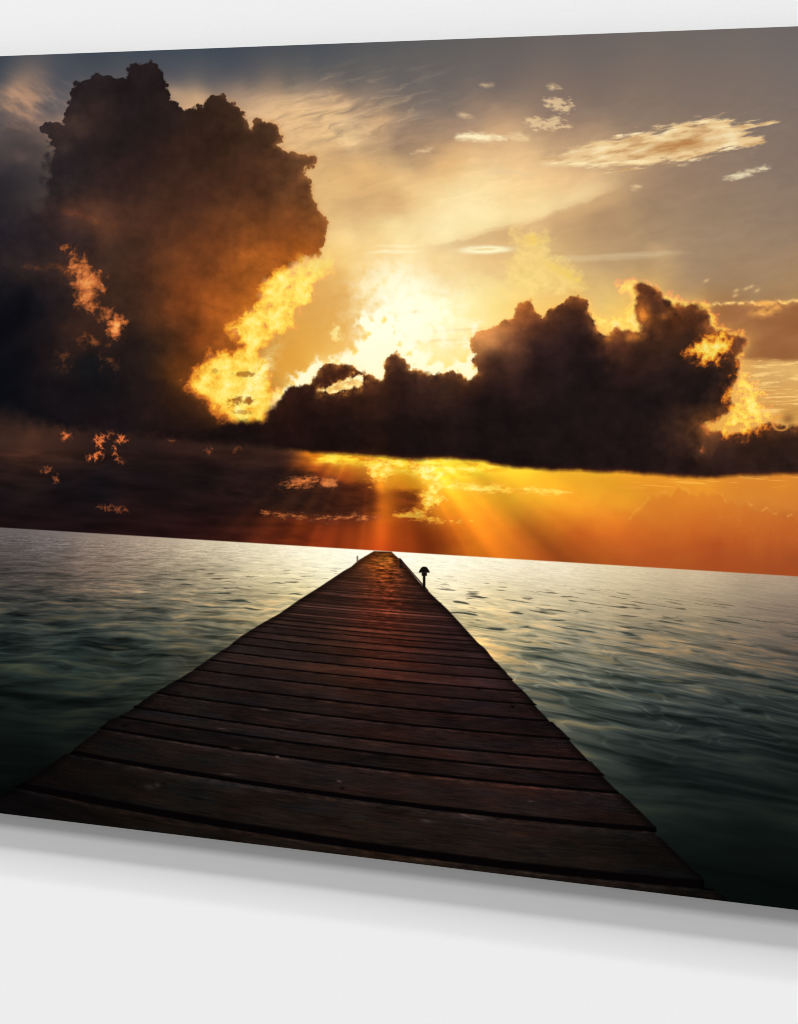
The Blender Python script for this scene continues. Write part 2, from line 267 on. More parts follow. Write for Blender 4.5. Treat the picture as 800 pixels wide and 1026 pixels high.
    bm = (beam(.64,.07)*.55+beam(.53,.035)*.25+beam(.02,.08)*.35+beam(-.35,.05)*.16-beam(.33,.10)*.45-beam(.86,.07)*.25+beam(1.03,.09)*.22-beam(-.17,.07)*.15)*rays
    col = col*(1+bm*.3)[...,None]
    wr = low*sm(440,520,px)*sm(478,512,py); col = lerp(col, col*C(1.03,1.13,1.2)+C(3,3,2), wr)
    lo = low*sm(515,560,py-.06*(px-400)+0*py)*sm(380,430,px); col = lerp(col, col*C(.97,1.12,1.1), lo)
    lf0 = low*(1-sm(300,345,px)); col = lerp(col, col*C(.98,.92,.86), lf0)
    # dim banks low on the left, cut off by the shafts
    lf = low*(1-sm(300,345,px))
    t = fbm(px/46, (py-.03*px)/10, 5, 51)
    col = col*(1+lf*.28*t)[...,None]
    # yellow torn cloud rim just below the bank
    t = fbm(px/17, (py-.05*px)/6, 5, 52, .5)
    top = 456+.03*(px-380)
    e = sm(308,322,px)*(1-sm(500,640,px))*np.exp(-((py-top-5-6*sm(400,440,px)*(1-sm(450,520,px)))/(5+5*np.exp(-((px-425)/45)**2)))**2)
    col = lerp(col, C(255,222,60), np.clip(e*(.75+1.1*t),0,1))
    col = lerp(col, C(255,248,150), np.clip(e*sm(.1,.6,t)*np.exp(-((px-425)/90)**2),0,1)*.7)
    col = lerp(col, C(225,125,20), np.clip(e*sm(.05,.5,-t)*.55,0,1))
    def blob(poly, c1, c2, seed, soft=3, am=6, g=1., sc=(10,6)):
        nonlocal col
        d = L2.sample(sdf(pl(poly)), px, py); f = fbm(px/sc[0], py/sc[1], 5, seed, .5)
        q = sm(-soft-1, soft+1, d+am*f)*g
        cc = lerp(np.broadcast_to(C(*c1), col.shape), C(*c2), sm(-.5,.5,f+.03*d))
        col = lerp(col, cc, q)
    # dark slab seen through the shafts
    d = L2.sample(sdf(pl("250,478 280,470 310,474 322,480 345,484 372,484 376,494 388,490 398,490 418,492 420,505 412,514 396,517 360,514 330,518 290,514 262,508 200,500")), px, py)
    q = sm(-4,5,d+4*fbm(px/18,py/7,5,60,.6))
    sh = 1-np.exp(-((px-388-(py-500)*.05)/13)**2)*.8
    dc = lerp(np.broadcast_to(C(36,22,19), col.shape), C(96,40,17), sm(290,410,px))
    col = lerp(col, dc*(1+.3*t)[...,None], q*.8*sh)
    H = lambda poly: L2.sample(sdf(pl(poly)), px, py)
    col = heat(col, H("366,456 392,458 402,470 396,480 384,484 374,482 366,472"), px, py, 61, 8, 1.1, 9, _fire, .9, .0, .6)
    col = heat(col, H("408,460 438,460 454,478 438,486 448,504 432,510 420,504 426,488 414,476"), px, py, 62, 7, 1.2, 9, _fire, .9, .15, .65)
    col = heat(col, H("430,482 452,481 470,485 500,485 514,492 480,494 455,491 436,490"), px, py, 63, 5, .9, 12, _fire, .85, .45, .35)
    col = heat(col, H("513,490 535,488 555,490 574,493 560,496 535,495"), px, py, 64, 4, .8, 12, _fire, .85, .5, .35)
    col = heat(col, H("296,480 318,480 312,486 284,487"), px, py, 65, 6, 1.2, 8, _ember, .8, .0, .4)
    col = heat(col, H("325,481 336,481 335,486 325,486"), px, py, 66, 4, .9, 8, _ember, .8, .6, .5)
    col = heat(col, H("262,513 290,516 310,518 335,519 352,516 380,518 366,521 345,520 325,521 300,518 275,516"), px, py, 67, 5, 1.2, 9, _ember, .85, -.15, .35)
    col = heat(col, H("392,515 412,512 420,509 430,516 445,520 488,521 440,525 420,520 400,519"), px, py, 68, 5, 1., 9, _fire, .75, .0, .4)
    # light shafts fanning out below the opening
    sf = (.8)*(beam(.62,.045)*.9+beam(.50,.02)*.5+beam(.73,.03)*.45+beam(.03,.045)*.7+beam(-.10,.018)*.3+beam(-.52,.035)*.55+beam(-.66,.05)*.6+beam(-.40,.02)*.35+beam(-.80,.025)*.25+beam(.92,.03)*.3)
    sf = sf*sm(450,470,py)*(1-.45*sm(500,560,py))*sm(60,100,rr)
    col = col+sf[...,None]*C(40,20,5)*np.clip(.5+col[...,:1]/170,0,1.3)
    col = col*(1-.10*(beam(.30,.06)+beam(-.25,.035)+beam(.82,.03))*sm(490,530,py)*sm(80,110,rr))[...,None]
    # faint cumulus drawn in the orange haze at right
    top = 502-9*billow(px/17, py/200+.5, 2, 70)-6*fbm(px/60,py/300,2,71)+18*sm(720,800,px)-8*sm(640,660,px)*(1-sm(700,740,px))+14*(1-sm(620,655,px))
    e = sm(612,640,px)*np.exp(-((py-top)/1.3)**2)
    col = lerp(col, C(244,176,76), np.clip(e*(.05+.8*fbm(px/9,py/9,3,72)),0,.4))
    e = sm(612,650,px)*sm(0,6,py-top)*(1-sm(20,60,py-top))
    col = lerp(col, C(206,108,38), e*.35)
    t = ridged(px/20, py/15, 4, 73); e = .5*sm(690,740,px)*sm(505,515,py)*(1-sm(535,550,py))
    col = lerp(col, C(226,140,60), np.clip(e*sm(.86,.97,t)*.5,0,1))
    e = sm(600,660,px)*sm(474,477,py)*(1-sm(486,492,py)); t = fbm(px/60,(py-.06*px)/1.6,4,74)
    col = lerp(col, C(255,190,80), np.clip(e*sm(.25,.6,t)*.55,0,1))
    # small red-orange tufts at left
    def tuft(poly, seed, g=1., c1=(120,50,28), c2=(235,120,62), sc=5., thr=.05, soft=2.5, am=6):
        nonlocal col
        d = L2.sample(sdf(pl(poly)), px, py); f = ridged(px/sc/1.6, py/sc/1.6, 4, seed, .6)-.62
        q = sm(-soft*.6, soft*1.6, d+am*2*f-1)*g
        cc = lerp(np.broadcast_to(C(*c1), col.shape), C(*c2), sm(-.12,.22,f))
        col = lerp(col, cc, q)
    tuft("62,434 66,432 72,436 69,441 63,440", 80, .95)
    tuft("94,440 97,435 104,434 110,431 116,434 112,438 106,439 104,445 103,452 104,458 98,461 90,462 86,458 93,455 98,452 97,446", 81, .95, sc=4)
    tuft("118,436 124,435 129,440 126,444 120,443 117,448 116,455 120,460 125,464 118,462 112,456 114,447", 82, .95, sc=4)
    tuft("42,469 50,467 53,472 47,475 41,473", 83, .55); tuft("52,477 58,476 60,482 54,484", 84, .55)
    tuft("98,508 110,507 130,510 128,513 108,512", 85, .5, sc=6); tuft("165,443 172,440 178,441 172,446", 86, .35)
    tuft("205,452 212,449 214,453 209,455",87,.5); tuft("232,452 240,446 248,443 244,448 236,453",88,.45)
    return col

def paint_clouds(col, px, py):
    # --- the tall cloud at left
    d = L2.sample(sdf(TOWER), px, py)
    b = billow(px/11, py/11, 3, 100, .45); f = fbm(px/9, py/9, 4, 101, .5); f2 = fbm(px/40, py/34, 5, 102)
    soft = 1.+6*sm(60,45,px)*sm(135,160,py)+5*sm(245,270,py)*sm(180,200,px)+7*sm(400,425,py)*sm(200,150,px)+14*sm(40,10,px)*sm(140,170,py)
    lft = sm(80,50,px)*sm(128,145,py)*sm(225,200,py)
    d = d+lft*(7*fbm(px/16, py/13, 5, 106, .55)-2)
    q = sm(-soft, soft*1.1, d+5.5*b+1.*f)
    wx = px+10*f2; wy = py+8*fbm(px/36, py/30, 4, 103)
    c = L4.sample(colfield(TWR), wx, wy); c = c*(1-.16*sm(240,120,py))[...,None]; c = lerp(c, c*C(1.04,.96,.93), sm(180,260,py)*sm(130,200,px))
    lob = billow(px/24, py/22, 4, 104, .6)
    ed = np.exp(-np.maximum(d,0)/26)
    c = c*(1+.12*f2+(.11+.16*ed)*lob+.05*f)[...,None]
    # light rays over the tower
    a = np.arctan2(py-345, px-400)
    ray = fbm(a*14, px*0, 3, 105)
    c = c*(1+.05*ray*sm(120,260,px)*sm(120,220,py))[...,None]
    col = lerp(col, c, q)
    # warm soft lip where the sun side thins out
    e = np.exp(-((d+2.5*b)/3.)**2)*sm(180,300,px)*(1-sm(240,255,py))
    col = lerp(col, C(196,128,66), e*.35)
    # ember patches
    E = lambda poly: L2.sample(sdf(pl(poly)), px, py)
    col = heat(col, E("66,248 76,256 90,266 100,272 104,288 96,292 98,306 90,314 80,306 76,292 70,274"), px, py, 110, 10, 1.4, 9, _ember, .85, -.3)
    col = heat(col, E("84,268 97,276 98,290 92,298 95,306 88,308 82,298 78,284"), px, py, 111, 7, 1.1, 8, _ember, .6, .1)
    col = heat(col, E("104,312 113,310 112,316 104,320 98,322"), px, py, 112, 6, 1.1, 8, _ember, .75, -.1)
    col = heat(col, E("111,322 120,318 126,322 120,330 116,337 110,332"), px, py, 113, 5, 1.2, 7, _ember, .95, .3)
    col = heat(col, E("76,332 90,334 112,340 116,344 96,348 78,346"), px, py, 114, 9, 1.1, 9, _ember, .6, -.75)
    col = heat(col, E("56,350 68,350 74,366 62,374 54,362"), px, py, 115, 10, 1.1, 9, _ember, .5, -.85)
    col = heat(col, E("102,356 116,356 120,368 104,368"), px, py, 116, 9, 1.1, 8, _ember, .5, -.75)
    col = heat(col, E("20,264 45,263 62,262 70,268 66,276 50,270 20,270"), px, py, 117, 9, .8, 12, _ember, .45, -.6)
    col = heat(col, E("60,205 90,214 120,224 118,232 90,228 60,214"), px, py, 118, 12, .6, 20, _ember, .35, -.55)
    # --- blazing thin cloud between tower and sun
    d = L2.sample(sdf(RIM), px, py)
    f = fbm(px/15, py/15, 5, 120, .52); g = fbm(px/7+1.5*f, py/7, 4, 121, .5)
    q = sm(-4, 5, d+7*f)
    up = sm(345,300,py)
    col0 = col
    col = heat(col, d+1.5*g, px, py, 120, 8.5, .85, 13, _fire, 1., .12-.12*sm(345,400,py)*sm(262,215,px))
    whi = np.exp(-(((px-262+.55*(py-372))/9)**2+((py-378)/26)**2)); col = lerp(col, C(255,248,180), np.clip(whi*(.55+.8*g),0,.85))
    for cx,cy,rx,ry,sx in ((236,402,10,5,1.),(250,402,7,4.5,1.),(243,413,11,3,.5),(246,375,13,3.5,.75),(216,372,5,3,.4)):
        e = np.exp(-(((px-cx)/rx)**2+((py-cy)/ry)**2)); col = lerp(col, C(150,84,28), sm(.25,.75,e+.5*g-.1)*sm(.12,.4,e)*sx*.85*sm(-5,2,d))
    col = lerp(col0, col, (.25+.75*sm(246,290,py+.25*(330-px)))*np.ones_like(px))
    # orange halo spilling onto the tower
    e = np.exp(-np.maximum(-d,0)/16.)*(q<1)*sm(335,322,px)*L2.sample(sdf(TOWER), px, py).clip(0,5)/5
    col = lerp(col, C(196,110,34), np.clip(e*(1-q)*.25,0,1))
    # --- white-hot flare along the bank
    d = L2.sample(sdf(FLARE), px, py); f = fbm(px/10, py/10, 5, 130, .5)
    q = sm(-4, 5, d+6*f)
    q *= np.clip(sm(255,300,px),.0,1)
    col = lerp(col, lerp(np.broadcast_to(C(255,222,110), col.shape), C(257,254,222), sm(-.35,.25,f+.05*d)), q*.95)
    e = np.exp(-(((px-412)/50)**2+((py-322)/36)**2)); col = lerp(col, C(258,256,228), np.clip(e*(1.+.9*f),0,.8))
    e = np.exp(-(((px-388)/26)**2+((py-285)/22)**2)); col = lerp(col, C(258,256,232), np.clip(e*.5*(1+1.5*f),0,.35))
    # --- gold fringe behind right part of bank
    d = L2.sample(sdf(GOLDC), px, py)
    col = heat(col, d, px, py, 140, 6, 1., 10, _fire, .92, .2)
    # --- the long dark bank
    d = L2.sample(sdf(BANK), px, py); b = billow(px/12, py/12, 3, 150, .5); f = fbm(px/9, py/9, 4, 151, .5)
    under = sm(430,446,py); f2b = fbm(px/30, py/30, 4, 155)
    hole = L2.sample(sdf(BHOLE), px, py)+3*f
    dd = d+(4.*b+1.*f)*(1-under)+under*(1.3*f2b+.6*f)
    dd = np.minimum(dd, -hole)
    # glow seen through the thin edge
    gx = np.exp(-((px-420)/260)**2)
    w = 1.5+1.3*sm(590,640,px)*(1-under)+1.6*under+4*sm(300,250,px)
    q = sm(-w, w, dd)
    c = L4.sample(colfield(BNK), px+5*f, py+5*fbm(px/30,py/26,4,152))
    f2 = fbm(px/34, py/24, 5, 153); lob = billow(px/20, py/18, 4, 154, .6)
    c = c*(1+.10*f2+(.10+.22*np.exp(-np.maximum(d,0)/16))*lob+.12*f2+.06*f)[...,None]*C(.93,.89,.86)
    hn = fbm(px/7, py/5, 4, 156, .5); ho = sm(-1,2,hole)
    col = lerp(col, C(206,134,62), ho*sm(.0,.5,hn)*.8); col = lerp(col, C(255,242,176), ho*sm(.05,.45,-hn)*.8)
    halo = np.exp(-(np.maximum(-dd,0)/7.))*(1-under)
    hc = lerp(np.broadcast_to(C(258,246,190), col.shape), C(252,196,96), sm(430,560,px))
    col = lerp(col, hc, halo*.55*sm(255,300,px))
    rimc = lerp(np.broadcast_to(C(235,150,60), col.shape), C(186,102,44), sm(560,640,px))
    er = np.exp(-np.maximum(dd,0)/(2.2+2.5*sm(560,640,px)))*(1-under)
    c = lerp(c, rimc, np.clip(er*(.55+.9*f),0,1)*sm(280,330,px))
    ub = np.exp(-((dd-0.)/3.)**2)*under*sm(300,330,px)
    c = lerp(c, C(110,48,22), np.clip(ub*.5,0,1))
    col = lerp(col, c, q)
    # warm veil over the sunward shoulder
    e = np.exp(-(((px-487)/22)**2+((py-343+.55*(px-487))/13)**2))*q
    col = lerp(col, C(214,146,88), np.clip(e*.45,0,1))
    # gold openings in the bank
    col = heat(col, L2.sample(sdf(GOLDA), px, py), px, py, 160, 8, 1.15, 9, _fire, .95, .0)
    d = L2.sample(sdf(GOLDB), px, py)
    e = np.exp(-(((px-757)/9)**2+((py-399)/6)**2))+.9*np.exp(-(((px-742)/6)**2+((py-402)/3)**2))
    col = heat(col, d-9*e, px, py, 161, 10, 1.1, 10, _fire, .97, .0)
    col = heat(col, L2.sample(sdf(pl("704,426 712,424 715,431 708,434")), px, py), px, py, 162, 6, .9, 7, _ember, .8, .1)
    col = heat(col, L2.sample(sdf(pl("701,447 710,447 710,452 702,452")), px, py), px, py, 163, 6, .9, 7, _ember, .7, -.3)
    for cx,cy,rx,ry,s in ((646,316,6,9,.8),(634,338,9,4,.5),(667,316,6,4,.4),(709,428,6,5,.35),(610,338,6,4,.5)):
        e = np.exp(-(((px-cx)/rx)**2+((py-cy)/ry)**2)); col = lerp(col, C(236,140,54), np.clip(e*s*(1+1.3*b),0,.9))
    # curled lit rim at the far right
    e = np.exp(-((np.hypot(px-783, (py-424)*1.1)-8)/1.6)**2)*(px<790)*(py<432); col = lerp(col, C(240,160,70), e*.7)
    e = np.exp(-(((px-790)/6)**2+((py-420)/5)**2)); col = lerp(col, C(120,76,44), e*.6)
    # dark lower shelf, left half: soft bottom edge
    return col

def paint_sea(px, py):
    U, V = to_print(px, py); v = np.maximum(V-HZ, .3)
    base = L4.sample(colfield(SEA), px, py+1.5*fbm(px/30,py/8,3,199)*sm(2,60,v))
    au = np.where(U > -15, np.sqrt((U+15)**2+50.**2), .55*np.sqrt((U+15)**2+50.**2)+22.5)
    vv = np.maximum(v-.08*(au-50)*v/(v+70.), .25)
    ph = 9.*np.log(1.4+.1*vv)                       # one unit of ph = one ripple
    X = U/(14.+.75*v)
    n = fbm(X*1.3, ph*.5, 3, 200)
    A = fbm(X*.6+.3*n, ph*.55+.3*n, 2, 201, .4)    # swell
    B = fbm(X*1.45+.3*n, ph*2.2+.55*n+.4*A, 3, 202, .5)   # ripples
    D = fbm(X*4.6+.4*n, ph*5.4+.9*n, 3, 203, .55)    # fine wrinkles
    loops = np.sin(9*fbm(X*1.5+.5*n, ph*1.1+.5*n, 2, 204, .3))
    nearH = sm(4,45,v)
    bot = sm(150,290,v)
    w = .95*B*(1-.5*bot)+.50*A*nearH+.50*D*(1-.75*sm(50,150,v))+.30*D*(1-sm(40,90,v))*sm(.5,-.5,(px-200)/300)
    lp = (sm(.3,1.,loops)-.3)*np.exp(-((v-135)/50)**2)*(.55+.45*sm(0,120,U))
    amp = .045+.30*sm(25,120,v)-.12*bot+.10*sm(3,12,v)*sm(330,120,px)
    k = 1+(w*amp*1.45+lp*.24)
    col = base*np.clip(k,.3,1.8)[...,None]
    col = lerp(col, col*C(1.13,.99,.84)+C(3,1,0), sm(.15,.8,w)*sm(25,90,v)*(1-bot)*.9)
    col = lerp(col, col*C(.80,.91,.91), sm(.1,.7,-w)*sm(40,120,v)*.85)
    # lone dark ripples lying in the bright water
    R1 = fbm(X*1.7+7.3+.2*n, ph*2.4+3.7+.4*n, 3, 206, .4)
    d = sm(.30,.85,-R1)*sm(12,42,v)*(1-sm(105,150,v))
    col = lerp(col, lerp(C(70,62,48)+0*base, C(40,50,48), sm(25,70,v)), d*.85*np.clip(base.mean(-1)/150,.25,1))
    d = sm(.34,.75,R1)*sm(40,70,v)*(1-sm(120,180,v))
    col = lerp(col, base*C(1.28,1.14,.98), d*.6)
    return col

SEAMS = [855,806,772.5,756.8,743.8,724.7,709,694,682,671.5,661.5]
def paint_pier(px, py):
    dx = px-390
    y0 = (py+9e-5*dx*dx-.0625*dx+552*.00026*dx)/(1+.00026*dx)
    s = 1/np.maximum(y0-551.2, .5)
    S = [1/(y-551.2) for y in SEAMS]
    S = [S[0]-.0016, S[0]-.00056+0.0] + S[0:]
    S = [1/(905-551.2)] + S[2:]
    rng = np.random.RandomState(5)
    while S[-1] < .14: S.append(S[-1]+rng.choice([.00036,.00055,.00068,.00074])*(1 if S[-1]<.03 else 1.6))
    S = np.array(S); idx = np.clip(np.searchsorted(S, s), 0, len(S))
    Sp = np.concatenate([[S[0]-.0004], S, [S[-1]+.001]])
    yt = 1/Sp[np.minimum(idx+1,len(Sp)-1)]+551.2; yb = 1/Sp[idx]+551.2
    # plank surface: far edge at yt (smaller y), near edge at yb
    w = np.maximum(yb-yt, .3)
    dist_b = yb-y0; dist_t = y0-yt
    rnd = rng.rand(len(Sp)+4).astype(F); rnd2 = rng.rand(len(Sp)+4).astype(F)
    rv = rnd[idx]; rv2 = rnd2[idx]
    far = np.exp(-(y0-552)/62)                       # glow near the far end
    base = L4.sample(colfield("""384 553 150 66 22;384 562 178 92 30;386 575 172 78 30;386 590 140 62 32;385 605 116 50 30;380 625 92 40 28;440 625 56 33 30;340 600 62 40 34;360 580 90 52 38;405 575 84 46 32;420 600 60 36 30;300 625 52 34 29;460 640 46 29 28;400 650 78 36 26;330 660 58 35 27;250 660 44 31 29;480 680 46 28 27;400 690 50 29 25;300 700 48 32 28;200 700 36 27 26;520 720 40 25 25;420 720 46 28 25;320 740 40 27 25;220 750 30 22 21;140 730 28 20 19;600 790 36 22 21;500 780 44 27 24;400 780 38 25 22;300 780 34 23 20;100 760 19 14 12;200 800 24 19 16;50 790 15 11 10;400 830 29 22 18;600 850 24 19 15;300 820 28 21 18;0 810 13 10 11;500 870 30 22 18;690 870 14 12 11;640 860 17 14 12;200 840 28 18 13;380 865 36 23 16;620 885 26 19 17"""), px, py)
    pw = sm(2.,14.,w)
    # grain: long streaks following the boards
    gx = px/60+rv*37; gy = y0/np.maximum(w*.05,1.1)+rv2*50
    grain = fbm(gx, gy, 5, 300, .6)
    g2 = fbm(px/14+rv*11, gy*.6, 4, 301, .6)
    blot = fbm(px/55+rv*9, y0/16, 4, 302)
    g4 = fbm(px/26+rv*7, (y0+.4*grain)/1.15, 3, 307, .6); g5 = ridged(px/34+rv2*13+.3*g2, gy*.7, 3, 308, .5)-.62
    nr = sm(640,740,y0)
    k = 1+.18*(rv-.5)*2*(.4+.6*pw)+.24*grain+.12*g2+.24*blot+nr*(.26*g4+.5*g5*pw)
    col = base*k[...,None]
    tint = fbm(px/70+rv*20, y0/12, 3, 303)
    col = lerp(col, col*C(.82,.98,1.18), sm(.05,.6,tint)*.6*pw)
    col = lerp(col, col*C(1.14,.95,.88), sm(.05,.6,-tint)*.6*pw)
    col = col*.80
    col = lerp(col, col*C(.94,1.0,1.0), sm(600,660,y0))
    mid = .9*np.exp(-((y0-612)/38)**2)+.18*np.exp(-((y0-690)/50)**2)
    lit = sm(.52,1.,rv)*sm(.1,.45,(dist_t/np.maximum(w,.3)))*(.75+.5*grain)
    glow = np.exp(-((px-385-.15*(y0-600))/(40+.55*(y0-560)))**2)
    col = col+(mid*lit*(.35+.65*glow))[...,None]*C(50,31,25)
    col = col*(1-.38*sm(.45,0,rv2)*np.clip(mid,0,1))[...,None]
    col = col*(1+.22*np.exp(-((y0-640)/60)**2))[...,None]
    # red sheen on distant planks
    sh = np.exp(-((px-388)/(14+.22*(y0-552)))**2)*np.exp(-np.maximum(y0-575,0)/42)
    spark = fbm(px/9, y0/2.2, 4, 304, .6)
    col = col*(1+.9*sh*spark)[...,None]+(sh*sm(.15,.7,spark))[...,None]*C(42,16,6)
    col = lerp(col, C(222,140,48), np.clip(np.exp(-(((px-386)/7)**2+((py-560)/6)**2))*(.45+.5*spark),0,.7))
    # lit far edge of each board
    e = np.exp(-(dist_t/np.maximum(w*.10,.8))**2)*sm(3,8,w)
    col = col*(1+.55*e*(.8+g2+.5*blot))[...,None]
    # gaps, as dark lines; wider near the camera
    gw = np.interp(idx, [1,2,3,4,5,6,7], [1,8.,4.6,2.4,2.,1.8,1.6]).astype(F)
    gw = np.where(idx>=7, np.clip(.075*w+.35,.5,1.6), gw)
    wob = 1.2*fbm(px/40+rv*5, px*0, 3, 305)*sm(10,40,w)
    gap = 1-sm(gw*.8, gw*1.1+.6, dist_b+wob*.5)
    gap2 = (1-sm(.2,1.2,dist_t))*.5
    ga = np.clip(gap+gap2,0,1)*np.interp(w,[.3,1.5,4,9],[.08,.35,.8,.97]).astype(F)
    gcol = C(5,3,4)+far[...,None]*C(30,12,6)
    col = lerp(col, gcol, ga)
    col = lerp(col, col*.7, (1-sm(0,1,dist_b/np.maximum(w,.3)/.22))*.6*sm(8,20,w))
    # pale scratches, nail heads
    for (x,y,a,b,t) in ((236,750,5,.8,50),(262,756,8,.7,35),(278,758,2,1,60),(340,783,2.5,1.1,60),(222,730,5,.8,35),(150,789,5,3,26),(158,786,3,3,26),(532,803,3,1,30),(428,823,6,1.5,38),(265,711,4,1,26),(228,776,6,.8,28),(296,721,5,1,24)):
        e = np.exp(-(((px-x)/a)**2+((py-y-.12*(px-x))/b)**2)); col = col+(e*(.5+.8*np.clip(grain+.5,0,1)))[...,None]*C(t,t*.85,t*.8)*.8
    for (x,y) in ((343,790),(514,708),(590,741),(664,741),(125,727),(536,706),(480,690)):
        e = np.exp(-(((px-x)/2.4)**2+((py-y)/1.4)**2)); col = lerp(col, C(3,2,3), e*.85)
    # rough splits towards the board ends
    ends = L2.sample(sdf(PIER), px, py)
    t = ridged(px/16+rv*9, gy*.8, 3, 306, .5); e = np.exp(-ends/34)*sm(.8,.95,t)*sm(6,16,w)
    col = lerp(col, C(6,4,4), e*.55)
    col = col*(.55+.45*sm(0,9,ends))[...,None]
    return col

def paint(px, py):
    px = px.astype(F); py = py.astype(F)
    U, V = to_print(px, py); v = V-HZ
    out = np.zeros(px.shape+(3,), F)
    m = v < 1
    out[m] = paint_clouds(paint_sky(px[m], py[m]), px[m], py[m])
    m = v > -1
    sea = paint_sea(px[m], py[m]); t = sm(-.6,.6,v[m]); out[m] = lerp(out[m], sea, t)
    # jetty with its raised edge, mooring stump and lamp
    d = L2.sample(sdf(PIER), px, py); m = (d > -5) & (d < 5)
    d[m] = sdf_at(PIER, px[m], py[m]); d += .4*fbm(px/7,py/7,2,400)*sm(600,700,py)
    dx = px-390; y0 = (py+9e-5*dx*dx-.0625*dx+552*.00026*dx)/(1+.00026*dx)
    ss = np.array(sorted(SEAMS)); ii = np.searchsorted(ss, y0)
    off = np.array([.0,.9,-.6,.5,-1.,.8,-.2,1.1,-.7,.6,-.9,.4,.2])[ii*1 % 13]
    off = np.where(px > 390, off, np.roll([.0,.9,-.6,.5,-1.,.8,-.2,1.1,-.7,.6,-.9,.4,.2],5)[ii % 13])
    d = d+(off*1.1*sm(645,700,py)*(py<875)).astype(F)
    m = (d > -2)
    p = paint_pier(px[m], py[m]); out[m] = lerp(out[m], p, sm(-.8,.8,d[m]))
    def dark(mask, c=(20,14,12)):
        nonlocal out; out = lerp(out, C(*c), np.clip(mask,0,1))
    # side beam on the sea-ward edges
    e = sm(.2,.9, 1.4-np.abs((px-402)-(py-561)*.88))*(py>559)*(py<592)
    dark(e*.8, (38,20,14))
    dark(sm(.8,-.4,np.hypot((px-402)/1.6,(py-563)/2.6)*2-1.6),(30,18,14)); dark(sm(.8,-.4,np.hypot((px-402)/2.2,(py-567.5)/1.8)*2-1.6),(30,18,14))
    dark(sm(.6,-.3,np.abs(px-425.2)-1.1)*sm(574,575,py)*sm(590.5,589,py))
    dark(sm(.6,-.6,np.abs(px-425.3)-(.4+2.15*np.sqrt((py-567.5).clip(0,5.6))))*sm(567,568.5,py)*sm(574.4,573,py))
    dark(sm(.6,-.6,np.abs(px-425.4)-2.6)*sm(573,574,py)*sm(577.5,576.5,py))
    dark(sm(.7,0,np.abs(px-358.3)-.5)*sm(556.5,557.5,py)*sm(565,564,py)*.7, (70,55,45))
    return np.clip(out, 0, 255)
AMB = .348
LAMPS = [(.80,.195,5.,6.0), (1.48,.18,5.,2.4), (1.90,.130,5.,7.), (2.36,.07,5.,1.6)]

# =============================================================== the scene
MM = .001                                   # one print unit is one millimetre
GAP = .035                                  # how far the sheet stands off the wall
def unit(px, py):
    U, V = to_print(np.array([float(px)], F), np.array([float(py)], F)); return float(U[0]), float(V[0])
UL, UR = unit(-170, 500)[0], unit(930, 500)[0]
VT = unit(400, 41.0)[1]; VB = unit(400, 863.6)[1]

def make_image():
    dens = 1.9
    W, H = int((UR-UL)*dens), int((VB-VT)*dens)
    us = UL+(np.arange(W, dtype=F)+.5)/W*(UR-UL); vs = VT+(np.arange(H, dtype=F)+.5)/H*(VB-VT)
    ct, st = .95549, .29504
    a = us/F(1600.); t = a*ct/(1-a*st)       # undo the tilt: swatches were noted in picture units
    k = ct+t*st
    for o in (colfield(SKY), colfield(TWR), colfield(BNK), colfield(SEA)): pass
    def rows(r):
        px = np.broadcast_to(400+1600*t, (len(r), W)); py = 235+vs[r][:,None]*k[None]/ct
        return paint(px, py)
    with ThreadPoolExecutor(4) as ex: parts = list(ex.map(rows, np.array_split(np.arange(H), 12)))
    rgb = np.concatenate(parts)[::-1]/255
    img = bpy.data.images.new('sunset_print', W, H)
    buf = np.ones((H, W, 4), F); buf[..., :3] = rgb
    img.pixels.foreach_set(buf.ravel()); img.update(); img.pack()
    return img

def material(name, rgb=(.8,.8,.8), rough=.6, img=None, bump=0, spec=.3):
    m = bpy.data.materials.new(name); m.use_nodes = True; nt = m.node_tree; n = nt.nodes
    b = n['Principled BSDF']; b.inputs['Base Color'].default_value = (*rgb, 1); b.inputs['Roughness'].default_value = rough
    b.inputs['Specular IOR Level'].default_value = spec
    if img:
        t = n.new('ShaderNodeTexImage'); t.image = img; t.interpolation = 'Linear'; t.extension = 'EXTEND'
        uv = n.new('ShaderNodeUVMap'); nt.links.new(uv.outputs[0], t.inputs[0])
        nt.links.new(t.outputs['Color'], b.inputs['Base Color'])
    if bump:
        tc = n.new('ShaderNodeTexCoord'); ns = n.new('ShaderNodeTexNoise'); ns.inputs['Scale'].default_value = 260; ns.inputs['Detail'].default_value = 4
        bp = n.new('ShaderNodeBump'); bp.inputs['Strength'].default_value = bump; bp.inputs['Distance'].default_value = .0004
        nt.links.new(tc.outputs['Object'], ns.inputs['Vector']); nt.links.new(ns.outputs['Fac'], bp.inputs['Height']); nt.links.new(bp.outputs[0], b.inputs['Normal'])
        rp = n.new('ShaderNodeMapRange'); rp.inputs[3].default_value = .985; rp.inputs[4].default_value = 1.015
        mx = n.new('ShaderNodeVectorMath'); mx.operation = 'SCALE'; mx.inputs[0].default_value = rgb
        nt.links.new(ns.outputs['Fac'], rp.inputs[0]); nt.links.new(rp.outputs[0], mx.inputs['Scale']); nt.links.new(mx.outputs[0], b.inputs['Base Color'])
    return m
COL = bpy.context.scene.collection
def link(name, bm, mat, parent=None):
    me = bpy.data.meshes.new(name); bmesh.ops.recalc_face_normals(bm, faces=bm.faces); bm.to_mesh(me); bm.free()
    o = bpy.data.objects.new(name, me); me.materials.append(mat); COL.objects.link(o); o.parent = parent; return o
